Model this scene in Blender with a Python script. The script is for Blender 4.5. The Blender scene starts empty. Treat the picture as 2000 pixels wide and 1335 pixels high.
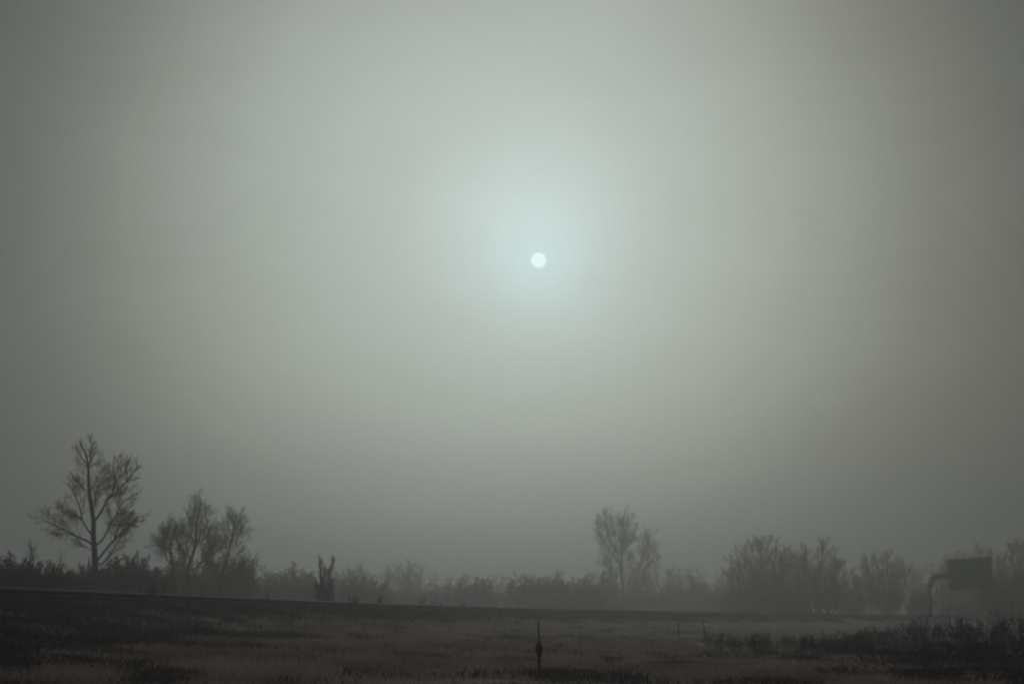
import bpy, math, random
import numpy as np
from mathutils import Vector

R = math.radians
scene = bpy.context.scene
COL = scene.collection

# ------------------------------------------------------------------ camera
EYE = 1.05                      # metres above the ground it stands on
F = 3111.0                      # focal length in pixels of the 2000 px wide photograph
PITCH = math.atan((1215 - 667.5) / F)
cam_data = bpy.data.cameras.new('camera')
cam_data.sensor_width = 36.0
cam_data.lens = F / 2000 * 36.0
cam_data.clip_start = 0.1
cam_data.clip_end = 6000
cam_data.dof.use_dof = True
cam_data.dof.focus_distance = 8.0
cam_data.dof.aperture_fstop = 7.1
cam = bpy.data.objects.new('camera', cam_data)
cam.location = (0, 0, EYE)
cam.rotation_euler = (R(90) + PITCH, 0, 0)
COL.objects.link(cam)
scene.camera = cam


def ray(px, py):
    u, v = (px - 1000) / F, (667.5 - py) / F
    return (u, math.cos(PITCH) - math.sin(PITCH) * v, math.sin(PITCH) + math.cos(PITCH) * v)


def at(px, py, depth):
    """Where the line of sight through a photo pixel is at a given distance ahead."""
    x, y, z = ray(px, py)
    k = depth / y
    return (x * k, depth, EYE + z * k)


# ------------------------------------------------------------------ sky, sun, exposure
SUN = Vector(ray(1052, 508)).normalized()
SUN_EL = math.asin(SUN.z)
SUN_ROT = math.atan2(SUN.x, SUN.y)

world = bpy.data.worlds.new('World')
scene.world = world
world.use_nodes = True
nt = world.node_tree
nt.nodes.clear()
w_out = nt.nodes.new('ShaderNodeOutputWorld')
w_bg = nt.nodes.new('ShaderNodeBackground')
w_bg.inputs['Strength'].default_value = 0.1
sky = nt.nodes.new('ShaderNodeTexSky')
sky.sky_type = 'NISHITA'
sky.sun_disc = False
sky.sun_elevation = SUN_EL
sky.sun_rotation = SUN_ROT
sky.air_density = 1.0
sky.dust_density = 8.0
sky_dim = nt.nodes.new('ShaderNodeVectorMath'); sky_dim.operation = 'SCALE'
sky_dim.inputs['Scale'].default_value = 0.08
nt.links.new(sky.outputs[0], sky_dim.inputs[0])
tc = nt.nodes.new('ShaderNodeTexCoord')


def angle_from(direction):
    d = nt.nodes.new('ShaderNodeVectorMath'); d.operation = 'DOT_PRODUCT'
    d.inputs[1].default_value = direction
    nt.links.new(tc.outputs['Generated'], d.inputs[0])
    a = nt.nodes.new('ShaderNodeMath'); a.operation = 'ARCCOSINE'
    nt.links.new(d.outputs['Value'], a.inputs[0])
    return a


def radial(angle, stops, span):
    q = nt.nodes.new('ShaderNodeMath'); q.operation = 'DIVIDE'
    q.inputs[1].default_value = R(span)
    nt.links.new(angle.outputs[0], q.inputs[0])
    r = nt.nodes.new('ShaderNodeValToRGB')
    r.color_ramp.interpolation = 'B_SPLINE'
    while len(r.color_ramp.elements) < len(stops):
        r.color_ramp.elements.new(0.5)
    for e, (a, c) in zip(r.color_ramp.elements, stops):
        e.position = a / span
    for e, (a, c) in zip(r.color_ramp.elements, stops):
        e.color = (*c, 1)
    nt.links.new(q.outputs[0], r.inputs[0])
    return r


# brightness of the fog bank, lens fall-off painted in, by degrees from its centre (just beside the sun), and the sun's own aureole
BANK = [
    (0.0, (0.318, 0.434, 0.430)),
    (2.0, (0.316, 0.430, 0.426)),
    (5.5, (0.306, 0.413, 0.405)),
    (8.0, (0.292, 0.386, 0.374)),
    (11.0, (0.236, 0.300, 0.285)),
    (14.0, (0.154, 0.188, 0.177)),
    (17.0, (0.094, 0.114, 0.108)),
    (20.0, (0.062, 0.074, 0.070)),
    (25.0, (0.046, 0.054, 0.053)),
    (36.0, (0.095, 0.104, 0.107)),
    (60.0, (0.125, 0.135, 0.139)),
]
AUREOLE = [
    (0.0, (0.130, 0.275, 0.325)),
    (0.9, (0.110, 0.222, 0.264)),
    (2.0, (0.070, 0.134, 0.158)),
    (3.5, (0.034, 0.062, 0.075)),
    (5.5, (0.010, 0.020, 0.026)),
    (10.0, (0.0, 0.0, 0.0)),
]
WARM_TOP = [
    (0.0, (0.042, 0.014, 0.008)),
    (6.0, (0.038, 0.012, 0.007)),
    (14.0, (0.008, 0.002, 0.001)),
    (20.0, (0.0, 0.0, 0.0)),
]
UPPER_GLOW = [
    (0.0, (0.080, 0.100, 0.112)),
    (2.0, (0.066, 0.084, 0.094)),
    (4.0, (0.022, 0.032, 0.038)),
    (6.5, (0.003, 0.005, 0.007)),
    (10.0, (0.0, 0.0, 0.0)),
]
ac = angle_from(SUN)
bank = radial(angle_from(Vector(ray(984, 428)).normalized()), BANK, 60.0)
aureole = radial(ac, AUREOLE, 10.0)
ramp = nt.nodes.new('ShaderNodeVectorMath'); ramp.operation = 'ADD'
upper = radial(angle_from(Vector(ray(1030, 400)).normalized()), UPPER_GLOW, 10.0)
both = nt.nodes.new('ShaderNodeVectorMath'); both.operation = 'ADD'
nt.links.new(aureole.outputs[0], both.inputs[0])
nt.links.new(upper.outputs[0], both.inputs[1])
warm = radial(angle_from(Vector(ray(1000, 20)).normalized()), WARM_TOP, 20.0)
all3 = nt.nodes.new('ShaderNodeVectorMath'); all3.operation = 'ADD'
nt.links.new(both.outputs[0], all3.inputs[0])
nt.links.new(warm.outputs[0], all3.inputs[1])
# the fog is never quite even: very faint drifting bands
drift = nt.nodes.new('ShaderNodeMapping')
drift.inputs['Scale'].default_value = (3.0, 3.0, 9.0)
fogn = nt.nodes.new('ShaderNodeTexNoise')
fogn.inputs['Scale'].default_value = 2.0
fogn.inputs['Detail'].default_value = 5.0
nt.links.new(tc.outputs['Generated'], drift.inputs[0])
nt.links.new(drift.outputs[0], fogn.inputs['Vector'])
amp = nt.nodes.new('ShaderNodeMapRange')
amp.inputs['From Min'].default_value = 0.25
amp.inputs['From Max'].default_value = 0.75
amp.inputs['To Min'].default_value = 0.94
amp.inputs['To Max'].default_value = 1.06
nt.links.new(fogn.outputs['Fac'], amp.inputs['Value'])
uneven = nt.nodes.new('ShaderNodeVectorMath'); uneven.operation = 'SCALE'
nt.links.new(bank.outputs[0], uneven.inputs[0])
nt.links.new(amp.outputs[0], uneven.inputs['Scale'])
nt.links.new(uneven.outputs[0], ramp.inputs[0])
nt.links.new(all3.outputs[0], ramp.inputs[1])
glow = nt.nodes.new('ShaderNodeVectorMath'); glow.operation = 'SCALE'
glow.inputs['Scale'].default_value = 41.2
nt.links.new(ramp.outputs[0], glow.inputs[0])
disc = nt.nodes.new('ShaderNodeMapRange'); disc.interpolation_type = 'SMOOTHSTEP'
disc.inputs['From Min'].default_value = R(0.292)
disc.inputs['From Max'].default_value = R(0.252)
disc.inputs['To Min'].default_value = 0.0
disc.inputs['To Max'].default_value = 12.0
nt.links.new(ac.outputs[0], disc.inputs['Value'])
add1 = nt.nodes.new('ShaderNodeVectorMath'); add1.operation = 'ADD'
add2 = nt.nodes.new('ShaderNodeVectorMath'); add2.operation = 'ADD'
nt.links.new(sky_dim.outputs[0], add1.inputs[0])
nt.links.new(glow.outputs[0], add1.inputs[1])
nt.links.new(add1.outputs[0], add2.inputs[0])
nt.links.new(disc.outputs[0], add2.inputs[1])
nt.links.new(add2.outputs[0], w_bg.inputs['Color'])
nt.links.new(w_bg.outputs[0], w_out.inputs['Surface'])

sun_data = bpy.data.lights.new('sun', 'SUN')
sun_data.energy = 0.5
sun_data.angle = R(10)
sun_data.color = (1.0, 0.99, 0.95)
sun = bpy.data.objects.new('sun', sun_data)
sun.location = (20, 300, 120)
sun.rotation_euler = (-SUN).to_track_quat('-Z', 'Y').to_euler()
COL.objects.link(sun)

scene.view_settings.view_transform = 'Standard'
scene.view_settings.look = 'None'
scene.view_settings.exposure = -2.0
scene.view_settings.gamma = 1.0
scene.view_settings.use_curve_mapping = False
scene.cycles.pixel_filter_type = 'BLACKMAN_HARRIS'
scene.cycles.filter_width = 2.0
scene.cycles.sample_clamp_indirect = 1.5
scene.render.dither_intensity = 2.0
scene.cycles.volume_bounces = 2
scene.cycles.max_bounces = 6
scene.cycles.use_denoising = True

HAZE_DENSITY = 0.0033
HAZE_G = 0.75


# ------------------------------------------------------------------ helpers
rng = random.Random(7)
nrg = np.random.default_rng(11)


def tag(o, label=None, cat=None, group=None, kind=None):
    if label: o['label'] = label
    if cat: o['category'] = cat
    if group: o['group'] = group
    if kind: o['kind'] = kind
    return o


def empty(name, loc):
    o = bpy.data.objects.new(name, None)
    o.empty_display_size = 0.3
    o.location = loc
    COL.objects.link(o)
    return o


def mesh_obj(name, verts, faces_flat, nper, mat, parent=None, loc=None, smooth=True):
    """verts Nx3; faces_flat list of (index array Mxk) blocks"""
    me = bpy.data.meshes.new(name)
    verts = np.asarray(verts, dtype=np.float32)
    blocks = faces_flat if isinstance(faces_flat, list) else [faces_flat]
    tot_f = sum(len(b) for b in blocks)
    loops = np.concatenate([np.asarray(b, dtype=np.int32).ravel() for b in blocks])
    sizes = np.concatenate([np.full(len(b), b.shape[1], dtype=np.int32) for b in blocks])
    starts = np.concatenate([[0], np.cumsum(sizes)[:-1]]).astype(np.int32)
    me.vertices.add(len(verts))
    me.vertices.foreach_set('co', verts.ravel())
    me.loops.add(len(loops))
    me.loops.foreach_set('vertex_index', loops)
    me.polygons.add(tot_f)
    me.polygons.foreach_set('loop_start', starts)
    me.polygons.foreach_set('loop_total', sizes)
    me.polygons.foreach_set('use_smooth', np.full(tot_f, smooth, dtype=bool))
    me.update(calc_edges=True)
    me.materials.append(mat)
    o = bpy.data.objects.new(name, me)
    COL.objects.link(o)
    if parent: o.parent = parent
    if loc: o.location = loc
    return o


def copy_tree(o, parent=None):
    c = o.copy()
    COL.objects.link(c)
    if parent:
        c.parent = parent
    for ch in list(o.children):
        copy_tree(ch, c)
    return c


def material(name, c1, c2, scale=3.0, rough=0.9, detail=4.0, c3=None, bump=0.0):
    m = bpy.data.materials.new(name)
    m.use_nodes = True
    n = m.node_tree.nodes
    l = m.node_tree.links
    b = n['Principled BSDF']
    b.inputs['Roughness'].default_value = rough
    b.inputs['Specular IOR Level'].default_value = 0.2
    t = n.new('ShaderNodeTexCoord')
    nz = n.new('ShaderNodeTexNoise')
    nz.inputs['Scale'].default_value = scale
    nz.inputs['Detail'].default_value = detail
    nz.inputs['Roughness'].default_value = 0.65
    l.new(t.outputs['Object'], nz.inputs['Vector'])
    r = n.new('ShaderNodeValToRGB')
    r.color_ramp.elements[0].position = 0.34
    r.color_ramp.elements[0].color = (*c1, 1)
    r.color_ramp.elements[1].position = 0.66
    r.color_ramp.elements[1].color = (*c2, 1)
    if c3:
        e = r.color_ramp.elements.new(0.52)
        e.color = (*c3, 1)
    l.new(nz.outputs['Fac'], r.inputs['Fac'])
    l.new(r.outputs['Color'], b.inputs['Base Color'])
    if bump:
        bp = n.new('ShaderNodeBump')
        bp.inputs['Strength'].default_value = bump
        l.new(nz.outputs['Fac'], bp.inputs['Height'])
        l.new(bp.outputs['Normal'], b.inputs['Normal'])
    return m


BARK = material('bark', (0.035, 0.030, 0.027), (0.075, 0.062, 0.054), 6.0, bump=0.4)
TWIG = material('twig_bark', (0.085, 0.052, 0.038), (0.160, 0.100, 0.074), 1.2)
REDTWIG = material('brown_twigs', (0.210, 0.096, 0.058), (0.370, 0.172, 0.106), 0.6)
LEAF = material('dead_leaf', (0.055, 0.036, 0.027), (0.110, 0.070, 0.048), 2.0)
DARKTWIG = material('bramble_stem', (0.014, 0.014, 0.016), (0.032, 0.029, 0.029), 1.5)
GRASS_SHADE = material('grass_shade_blade', (0.034, 0.034, 0.039), (0.098, 0.086, 0.084), 0.7, detail=5.0)  # dark grass patches, plus lens corner shade painted in as blade colour
WEED = material('dead_weed', (0.070, 0.058, 0.053), (0.140, 0.112, 0.096), 2.0)
SOIL = material('field_soil', (0.110, 0.082, 0.068), (0.340, 0.250, 0.200), 0.45, detail=8.0, c3=(0.220, 0.165, 0.140), bump=0.6)
def translucent(m, k):
    n, l = m.node_tree.nodes, m.node_tree.links
    b = n['Principled BSDF']
    t = n.new('ShaderNodeBsdfTranslucent')
    x = n.new('ShaderNodeMixShader')
    x.inputs[0].default_value = k
    l.new(b.inputs['Base Color'].links[0].from_socket, t.inputs['Color'])
    l.new(b.outputs[0], x.inputs[1])
    l.new(t.outputs[0], x.inputs[2])
    l.new(x.outputs[0], n['Material Output'].inputs['Surface'])
    return m


STRAW = translucent(material('dry_grass', (0.180, 0.134, 0.112), (0.520, 0.384, 0.322), 0.40, detail=6.0, c3=(0.375, 0.277, 0.234)), 0.45)
BANKGRASS = material('bank_grass_blade', (0.040, 0.036, 0.034), (0.130, 0.105, 0.092), 0.5, detail=6.0)
TUSS = material('tussock_grass', (0.050, 0.043, 0.041), (0.115, 0.092, 0.082), 2.5)
ASPH = material('asphalt', (0.040, 0.040, 0.042), (0.062, 0.061, 0.060), 2.0)
STEEL = material('galvanised_steel', (0.030, 0.035, 0.039), (0.055, 0.060, 0.064), 1.5, rough=0.6)
MAST = material('painted_mast', (0.035, 0.039, 0.039), (0.055, 0.060, 0.058), 1.0, rough=0.6)
BOARD = material('sign_back', (0.034, 0.039, 0.039), (0.052, 0.057, 0.056), 0.8, rough=0.65)
POST = material('weathered_wood', (0.035, 0.032, 0.030), (0.080, 0.070, 0.060), 9.0, bump=0.5)
RUST = material('rusty_rod', (0.045, 0.030, 0.022), (0.085, 0.056, 0.040), 14.0)
PLASTIC = material('dark_wrap', (0.020, 0.021, 0.023), (0.040, 0.040, 0.042), 10.0, rough=0.7)


# ------------------------------------------------------------------ tubes
def tubes(branches, sides):
    """All branches (pts, radii) as closed-ring tubes in one vertex/face set."""
    groups = {}
    for pts, rad in branches:
        groups.setdefault(len(pts), []).append((pts, rad))
    V, Q, T, base = [], [], [], 0
    for n, items in groups.items():
        P = np.array([i[0] for i in items], dtype=np.float64)
        Rr = np.array([i[1] for i in items], dtype=np.float64)
        B = len(items)
        D = np.empty_like(P)
        D[:, 1:-1] = P[:, 2:] - P[:, :-2]
        D[:, 0] = P[:, 1] - P[:, 0]
        D[:, -1] = P[:, -1] - P[:, -2]
        D /= np.linalg.norm(D, axis=2, keepdims=True) + 1e-9
        ref = np.where(np.abs(D[:, :1, 2:3]) > 0.9, np.array([1.0, 0, 0]), np.array([0, 0, 1.0]))
        ref = np.broadcast_to(ref, D.shape)
        U = np.cross(D, ref)
        U /= np.linalg.norm(U, axis=2, keepdims=True) + 1e-9
        W = np.cross(D, U)
        a = np.arange(sides) / sides * 2 * math.pi
        ring = P[:, :, None, :] + Rr[:, :, None, None] * (np.cos(a)[None, None, :, None] * U[:, :, None, :] + np.sin(a)[None, None, :, None] * W[:, :, None, :])
        V.append(ring.reshape(-1, 3))
        idx = base + np.arange(B * n * sides).reshape(B, n, sides)
        a0 = idx[:, :-1, :]
        a1 = idx[:, 1:, :]
        q = np.stack([a0, np.roll(a0, -1, axis=2), np.roll(a1, -1, axis=2), a1], axis=-1).reshape(-1, 4)
        Q.append(q)
        base += B * n * sides
    return np.concatenate(V), np.concatenate(Q)


def vadd(a, b, k=1.0):
    return (a[0] + b[0] * k, a[1] + b[1] * k, a[2] + b[2] * k)


def vnorm(a):
    l = math.sqrt(a[0] * a[0] + a[1] * a[1] + a[2] * a[2]) or 1e-9
    return (a[0] / l, a[1] / l, a[2] / l)


def vcross(a, b):
    return (a[1] * b[2] - a[2] * b[1], a[2] * b[0] - a[0] * b[2], a[0] * b[1] - a[1] * b[0])


def plen(pts):
    return sum(math.dist(a, b) for a, b in zip(pts, pts[1:]))


def along(pts, t):
    n = len(pts) - 1
    f = min(t * n, n - 1e-6)
    i = int(f)
    k = f - i
    a, b = pts[i], pts[i + 1]
    return (a[0] + (b[0] - a[0]) * k, a[1] + (b[1] - a[1]) * k, a[2] + (b[2] - a[2]) * k), vnorm((b[0] - a[0], b[1] - a[1], b[2] - a[2]))


def side_dir(d, ang, rnd):
    ref = (0, 0, 1) if abs(d[2]) < 0.9 else (1, 0, 0)
    u = vnorm(vcross(d, ref))
    w = vcross(d, u)
    phi = rnd.uniform(0, 2 * math.pi)
    c, s = math.cos(ang), math.sin(ang)
    cu, cw = math.cos(phi) * s, math.sin(phi) * s
    return vnorm((d[0] * c + u[0] * cu + w[0] * cw, d[1] * c + u[1] * cu + w[1] * cw, d[2] * c + u[2] * cu + w[2] * cw))


def shoot(p, d, L, r, n, rnd, wig, up):
    pts, rad = [p], [r]
    for i in range(n):
        d = vnorm((d[0] + rnd.gauss(0, wig), d[1] + rnd.gauss(0, wig), d[2] + rnd.gauss(0, wig) + up))
        p = vadd(p, d, L / n)
        pts.append(p)
        rad.append(max(r * (1 - 0.75 * (i + 1) / n), 0.002))
    return pts, rad


def ramify(out, pts, r, L, levels, rnd, t0=0.2):
    """levels: list of dicts n (per unit), len ratio, ang, r"""
    if not levels:
        return
    lv = levels[0]
    dens = min(1.5, max(0.3, plen(pts) / lv['ref'])) if 'ref' in lv else 1.0
    n = max(1, int(round(lv['n'] * dens * rnd.uniform(0.75, 1.25))))
    for i in range(n):
        t = t0 + (0.94 - t0) * ((i + rnd.random()) / n) ** lv.get('bias', 0.8)
        p, d = along(pts, t)
        cd = side_dir(d, R(rnd.gauss(lv['ang'], 9)), rnd)
        cl = L * lv['len'] * rnd.uniform(0.6, 1.25) * (1.2 - 0.85 * t)
        cl = min(cl, lv.get('max', 9))
        cr_ = lv['r']
        b = shoot(p, cd, cl, cr_, lv.get('seg', 3), rnd, lv.get('wig', 0.16), lv.get('up', 0.1))
        out.append(b)
        ramify(out, b[0], cr_, cl, levels[1:], rnd, 0.15)


def smooth_path(pts, sub=3):
    P = [pts[0]] + list(pts) + [pts[-1]]
    res = []
    for i in range(1, len(P) - 2):
        p0, p1, p2, p3 = P[i - 1], P[i], P[i + 1], P[i + 2]
        for k in range(sub):
            t = k / sub
            res.append(tuple(0.5 * (2 * b + (c - a) * t + (2 * a - 5 * b + 4 * c - d) * t * t + (3 * b - a - 3 * c + d) * t ** 3)
                             for a, b, c, d in zip(p0, p1, p2, p3)))
    res.append(tuple(pts[-1]))
    return res


def taper(n, r0, r1, p=1.0):
    return [r1 + (r0 - r1) * (1 - i / (n - 1)) ** p for i in range(n)]


# ------------------------------------------------------------------ terrain
def rail_x(y):
    y = np.asarray(y, dtype=np.float64)
    base = -23.0 + 0.19 * y
    k = np.clip(y - 80, 0, 150)
    ext = np.clip(y - 230, 0, None)
    return base + 0.0025 * k * k + 0.75 * ext


def rail_slope(y):
    return 0.19 + 0.005 * np.clip(np.asarray(y, dtype=np.float64) - 80, 0, 150)


def rail_dist(x, y):
    return (x - rail_x(y)) / np.sqrt(1 + rail_slope(y) ** 2)


def vnoise(x, y, seed):
    g = np.random.default_rng(seed).random((256, 256))
    xi, yi = np.floor(x).astype(int), np.floor(y).astype(int)
    fx, fy = x - xi, y - yi
    fx, fy = fx * fx * (3 - 2 * fx), fy * fy * (3 - 2 * fy)
    a = g[xi % 256, yi % 256]; b = g[(xi + 1) % 256, yi % 256]
    c = g[xi % 256, (yi + 1) % 256]; d = g[(xi + 1) % 256, (yi + 1) % 256]
    return (a * (1 - fx) + b * fx) * (1 - fy) + (c * (1 - fx) + d * fx) * fy - 0.5


def ground_z(x, y):
    x = np.asarray(x, dtype=np.float64); y = np.asarray(y, dtype=np.float64)
    d = rail_dist(x, y)
    z = np.interp(d, [-400, -60, -18, -13, -1.6, -0.9, 0.7, 3.5, 9.0, 18, 40, 120, 400], [2.4, 0.9, 0.22, 0.25, 0.25, 0.53, 0.50, 0.06, -0.60, -0.95, -1.10, -1.25, -1.4])
    z = z + (0.10 * np.clip((y - 60) / 40, 0, 1) + 0.14 * np.clip((y - 110) / 40, 0, 1)) * np.clip(1 - np.abs(d + 0.1) / 1.7, 0, 1) ** 0.5
    rough = np.clip((d - 1.5) / 4, 0, 1) + np.clip((-d - 14) / 6, 0, 1)
    bumps = 0.22 * vnoise(x / 9, y / 9, 1) + 0.15 * vnoise(x / 2.6, y / 2.6, 2) + 0.12 * vnoise(x / 0.9, y / 0.9, 3)
    return EYE + z + bumps * np.minimum(rough, 1)


def gz(x, y):
    return float(ground_z(np.array([x]), np.array([y]))[0])


def axis(fine0, fine1, step, lo, hi):
    f = list(np.arange(fine0, fine1, step))
    s, v = step, fine1
    while v < hi:
        f.append(v); s *= 1.18; v += s
    f.append(hi)
    s, v = step, fine0 - step
    pre = []
    while v > lo:
        pre.append(v); s *= 1.18; v -= s
    pre.append(lo)
    return np.array(pre[::-1] + f)


xs = axis(-34, 46, 0.45, -1450, 1450)
ys = axis(16, 125, 0.45, -1450, 1450)
GX, GY = np.meshgrid(xs, ys)
GZ = ground_z(GX.ravel(), GY.ravel())
gv = np.stack([GX.ravel(), GY.ravel(), GZ], axis=1)
gi = np.arange(len(xs) * len(ys)).reshape(len(ys), len(xs))
gf = np.stack([gi[:-1, :-1], gi[:-1, 1:], gi[1:, 1:], gi[1:, :-1]], axis=-1).reshape(-1, 4)
ground = mesh_obj('ground', gv, gf, 4, SOIL)
tag(ground, kind='structure')

# road beyond the crash barrier
ry = np.concatenate([np.arange(-200, 230, 3.0), np.arange(230, 420, 10.0)])
rs = rail_slope(ry)
rn = np.sqrt(1 + rs * rs)
nx, ny = -1 / rn, rs / rn                       # unit normal away from the field
rx = rail_x(ry)
rows = []
for off in (1.75, 12.2):
    X, Y = rx + nx * off, ry + ny * off
    rows.append(np.stack([X, Y, np.full_like(X, EYE + 0.29)], axis=1))
for off in (1.75, 12.2):
    X, Y = rx + nx * off, ry + ny * off
    rows.append(np.stack([X, Y, np.full_like(X, EYE + 0.0)], axis=1))
nR = len(ry)
rv = np.concatenate(rows)
ri = np.arange(4 * nR).reshape(4, nR)


def strip(a, b):
    return np.stack([a[:-1], a[1:], b[1:], b[:-1]], axis=-1)


road = mesh_obj('road', rv, np.concatenate([strip(ri[0], ri[1]), strip(ri[2], ri[0]), strip(ri[1], ri[3])]), 4, ASPH, smooth=False)
tag(road, kind='structure')
lines = []
for off in (2.2, 11.6):
    for i in range(nR - 1):
        q = []
        for j, w in ((i, 0), (i + 1, 0), (i + 1, 0.15), (i, 0.15)):
            q.append((rx[j] + nx[j] * (off + w), ry[j] + ny[j] * (off + w), EYE + 0.294))
        lines.append(q)
lv_ = np.array(lines).reshape(-1, 3)
PAINT = material('road_paint', (0.45, 0.45, 0.43), (0.6, 0.6, 0.57), 4.0)
rm = mesh_obj('road_marking', lv_, np.arange(len(lv_)).reshape(-1, 4), 4, PAINT, smooth=False)
tag(rm, kind='structure')


# ------------------------------------------------------------------ grass
def blades(px, py, pz, h, w, lean, rg):
    """Bent blades: two quads ending in a tip"""
    n = len(px)
    az = rg.uniform(0, 2 * math.pi, n)
    la = rg.uniform(0, 2 * math.pi, n)
    wx, wy = np.cos(az) * w, np.sin(az) * w
    lx, ly = np.cos(la) * lean, np.sin(la) * lean
    v = np.empty((n, 5, 3))
    v[:, 0] = np.stack([px - wx, py - wy, pz - 0.03], 1)
    v[:, 1] = np.stack([px + wx, py + wy, pz - 0.03], 1)
    v[:, 2] = np.stack([px + wx * .7 + lx * .35, py + wy * .7 + ly * .35, pz + h * .6], 1)
    v[:, 3] = np.stack([px - wx * .7 + lx * .35, py - wy * .7 + ly * .35, pz + h * .6], 1)
    v[:, 4] = np.stack([px + lx, py + ly, pz + h], 1)
    i = np.arange(n)[:, None] * 5
    q = i + np.array([[0, 1, 2, 3]])
    t = i + np.array([[3, 2, 4]])
    return v.reshape(-1, 3), [q, t]


def grass_shade_cover(x, y):
    """Dark blades replacing straw: small patches, and corner shade painted in at both sides"""
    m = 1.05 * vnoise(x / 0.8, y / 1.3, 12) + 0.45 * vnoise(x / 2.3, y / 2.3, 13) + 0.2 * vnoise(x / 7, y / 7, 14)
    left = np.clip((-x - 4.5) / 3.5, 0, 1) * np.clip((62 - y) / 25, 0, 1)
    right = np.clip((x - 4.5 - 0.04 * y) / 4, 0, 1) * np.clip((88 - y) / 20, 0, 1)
    return m + 0.85 * left + 0.66 * right - 0.34  # side terms paint the lens corner darkening into the grass


N = 420000
yy = 14 * np.exp(nrg.random(N) * math.log(170 / 14.0))
xx = (nrg.random(N) * 2 - 1) * (0.36 * yy + 4)
dd = rail_dist(xx, yy)
patch = vnoise(xx / 3.1, yy / 3.1, 5) + 0.7 * vnoise(xx / 1.1, yy / 1.1, 6)
grass_shade = grass_shade_cover(xx, yy)
keep = (dd > 1.6 + 2.2 * vnoise(xx / 2.0, yy / 2.0, 8) + nrg.normal(0, 0.7, N)) & (grass_shade < nrg.normal(0.08, 0.13, N)) & (nrg.random(N) < 0.85 + patch)
xx, yy, patch = xx[keep], yy[keep], patch[keep]
zz = ground_z(xx, yy)
dd = rail_dist(xx, yy)
hh = np.clip(0.13 + 0.13 * patch, 0.04, 0.3) * nrg.uniform(0.6, 1.4, len(xx))
ww = 0.004 + 0.00016 * yy
bv, bf = blades(xx, yy, zz, hh, ww, hh * nrg.uniform(0.3, 1.5, len(xx)), nrg)
tag(mesh_obj('grass', bv, bf, 0, STRAW), 'short dry brown grass covering the rough field', 'grass', kind='stuff')

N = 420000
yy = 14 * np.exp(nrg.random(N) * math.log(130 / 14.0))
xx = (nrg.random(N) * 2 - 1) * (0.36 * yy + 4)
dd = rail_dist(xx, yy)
grass_shade = grass_shade_cover(xx, yy)
keep = (dd > 2.2) & (grass_shade > nrg.normal(0.0, 0.13, N))
xx, yy, grass_shade = xx[keep], yy[keep], grass_shade[keep]
hh = (0.12 + 0.10 * np.clip(grass_shade, 0, 1)) * nrg.uniform(0.5, 1.4, len(xx))
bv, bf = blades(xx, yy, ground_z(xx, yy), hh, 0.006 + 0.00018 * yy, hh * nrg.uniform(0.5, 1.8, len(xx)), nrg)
tag(mesh_obj('dark_grass_shade', bv, bf, 0, GRASS_SHADE), 'dark grass patching the brown field, with shade painted in at both lower corners', 'grass_shade', kind='stuff')

# darker, taller rough grass on the bank the barrier stands on
N = 170000
yy = 22 * np.exp(nrg.random(N) * math.log(240 / 22.0))
dd = nrg.uniform(-1.7, 4.4, N)
sl_ = rail_slope(yy)
xx = rail_x(yy) + dd * np.sqrt(1 + sl_ * sl_)
keep = (dd < 2.6 + 3.0 * vnoise(xx / 2.0, yy / 2.0, 8) + 1.6 * vnoise(xx / 0.7, yy / 0.7, 9) + nrg.normal(0, 0.7, N)) & (np.abs(xx) < 0.42 * yy + 6)
xx, yy, dd = xx[keep], yy[keep], dd[keep]
hh = (0.20 - 0.09 * np.exp(-((dd + 0.2) / 0.9) ** 2)) * nrg.uniform(0.5, 1.35, len(xx))
bv, bf = blades(xx, yy, ground_z(xx, yy), hh, 0.006 + 0.0002 * yy, hh * nrg.uniform(0.2, 1.2, len(xx)), nrg)
tag(mesh_obj('bank_grass', bv, bf, 0, BANKGRASS), 'darker rough grass on the bank along the steel barrier', 'grass', kind='stuff')

# dark tussocks standing in the field
tussock_protos = []
for k in range(5):
    rg = np.random.default_rng(40 + k)
    n = 800
    rr = 0.30 * np.sqrt(rg.random(n)); aa = rg.uniform(0, 2 * math.pi, n)
    px, py = rr * np.cos(aa) * (1.2 + 0.2 * k), rr * np.sin(aa)
    h = (0.21 - 0.25 * rr) * rg.uniform(0.55, 1.25, n)
    bv, bf = blades(px, py, np.zeros(n), h, np.full(n, 0.007), h * rg.uniform(0.5, 1.4, n), rg)
    bv[:, :2] += 0
    tussock_protos.append((bv, bf))
placed = []
protos = []
tr = random.Random(5)
while len(placed) < 110:
    y = 23.5 * math.exp(tr.random() ** 1.15 * math.log(95 / 23.5))
    x = (tr.uniform(-0.33, 0.33) if tr.random() < 0.55 else tr.choice((-1, -1, 1)) * tr.uniform(0.17, 0.33)) * y  # extras to the sides, most on the left, imitate lens corner darkening
    if float(rail_dist(x, y)) < 5 or any((x - a) ** 2 + ((y - b) * 0.6) ** 2 < 0.8 for a, b in placed):
        continue
    placed.append((x, y))
    k = len(placed) - 1
    if k < 5:
        o = mesh_obj('tussock', *tussock_protos[k], 0, TUSS)
        protos.append(o)
    else:
        o = protos[k % 5].copy()
        COL.objects.link(o)
    s = tr.uniform(0.4, 1.15)
    o.location = (x, y, gz(x, y) - 0.02)
    o.scale = (s * tr.uniform(0.9, 1.7), s, s * tr.uniform(0.6, 1.0))
    o.rotation_euler.z = tr.uniform(-0.3, 0.3) + (math.pi if tr.random() < 0.5 else 0)
    tag(o, 'low dark tussock of dead grass in the brown field', 'tussock', 'dark tussocks scattered over the field')


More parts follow.
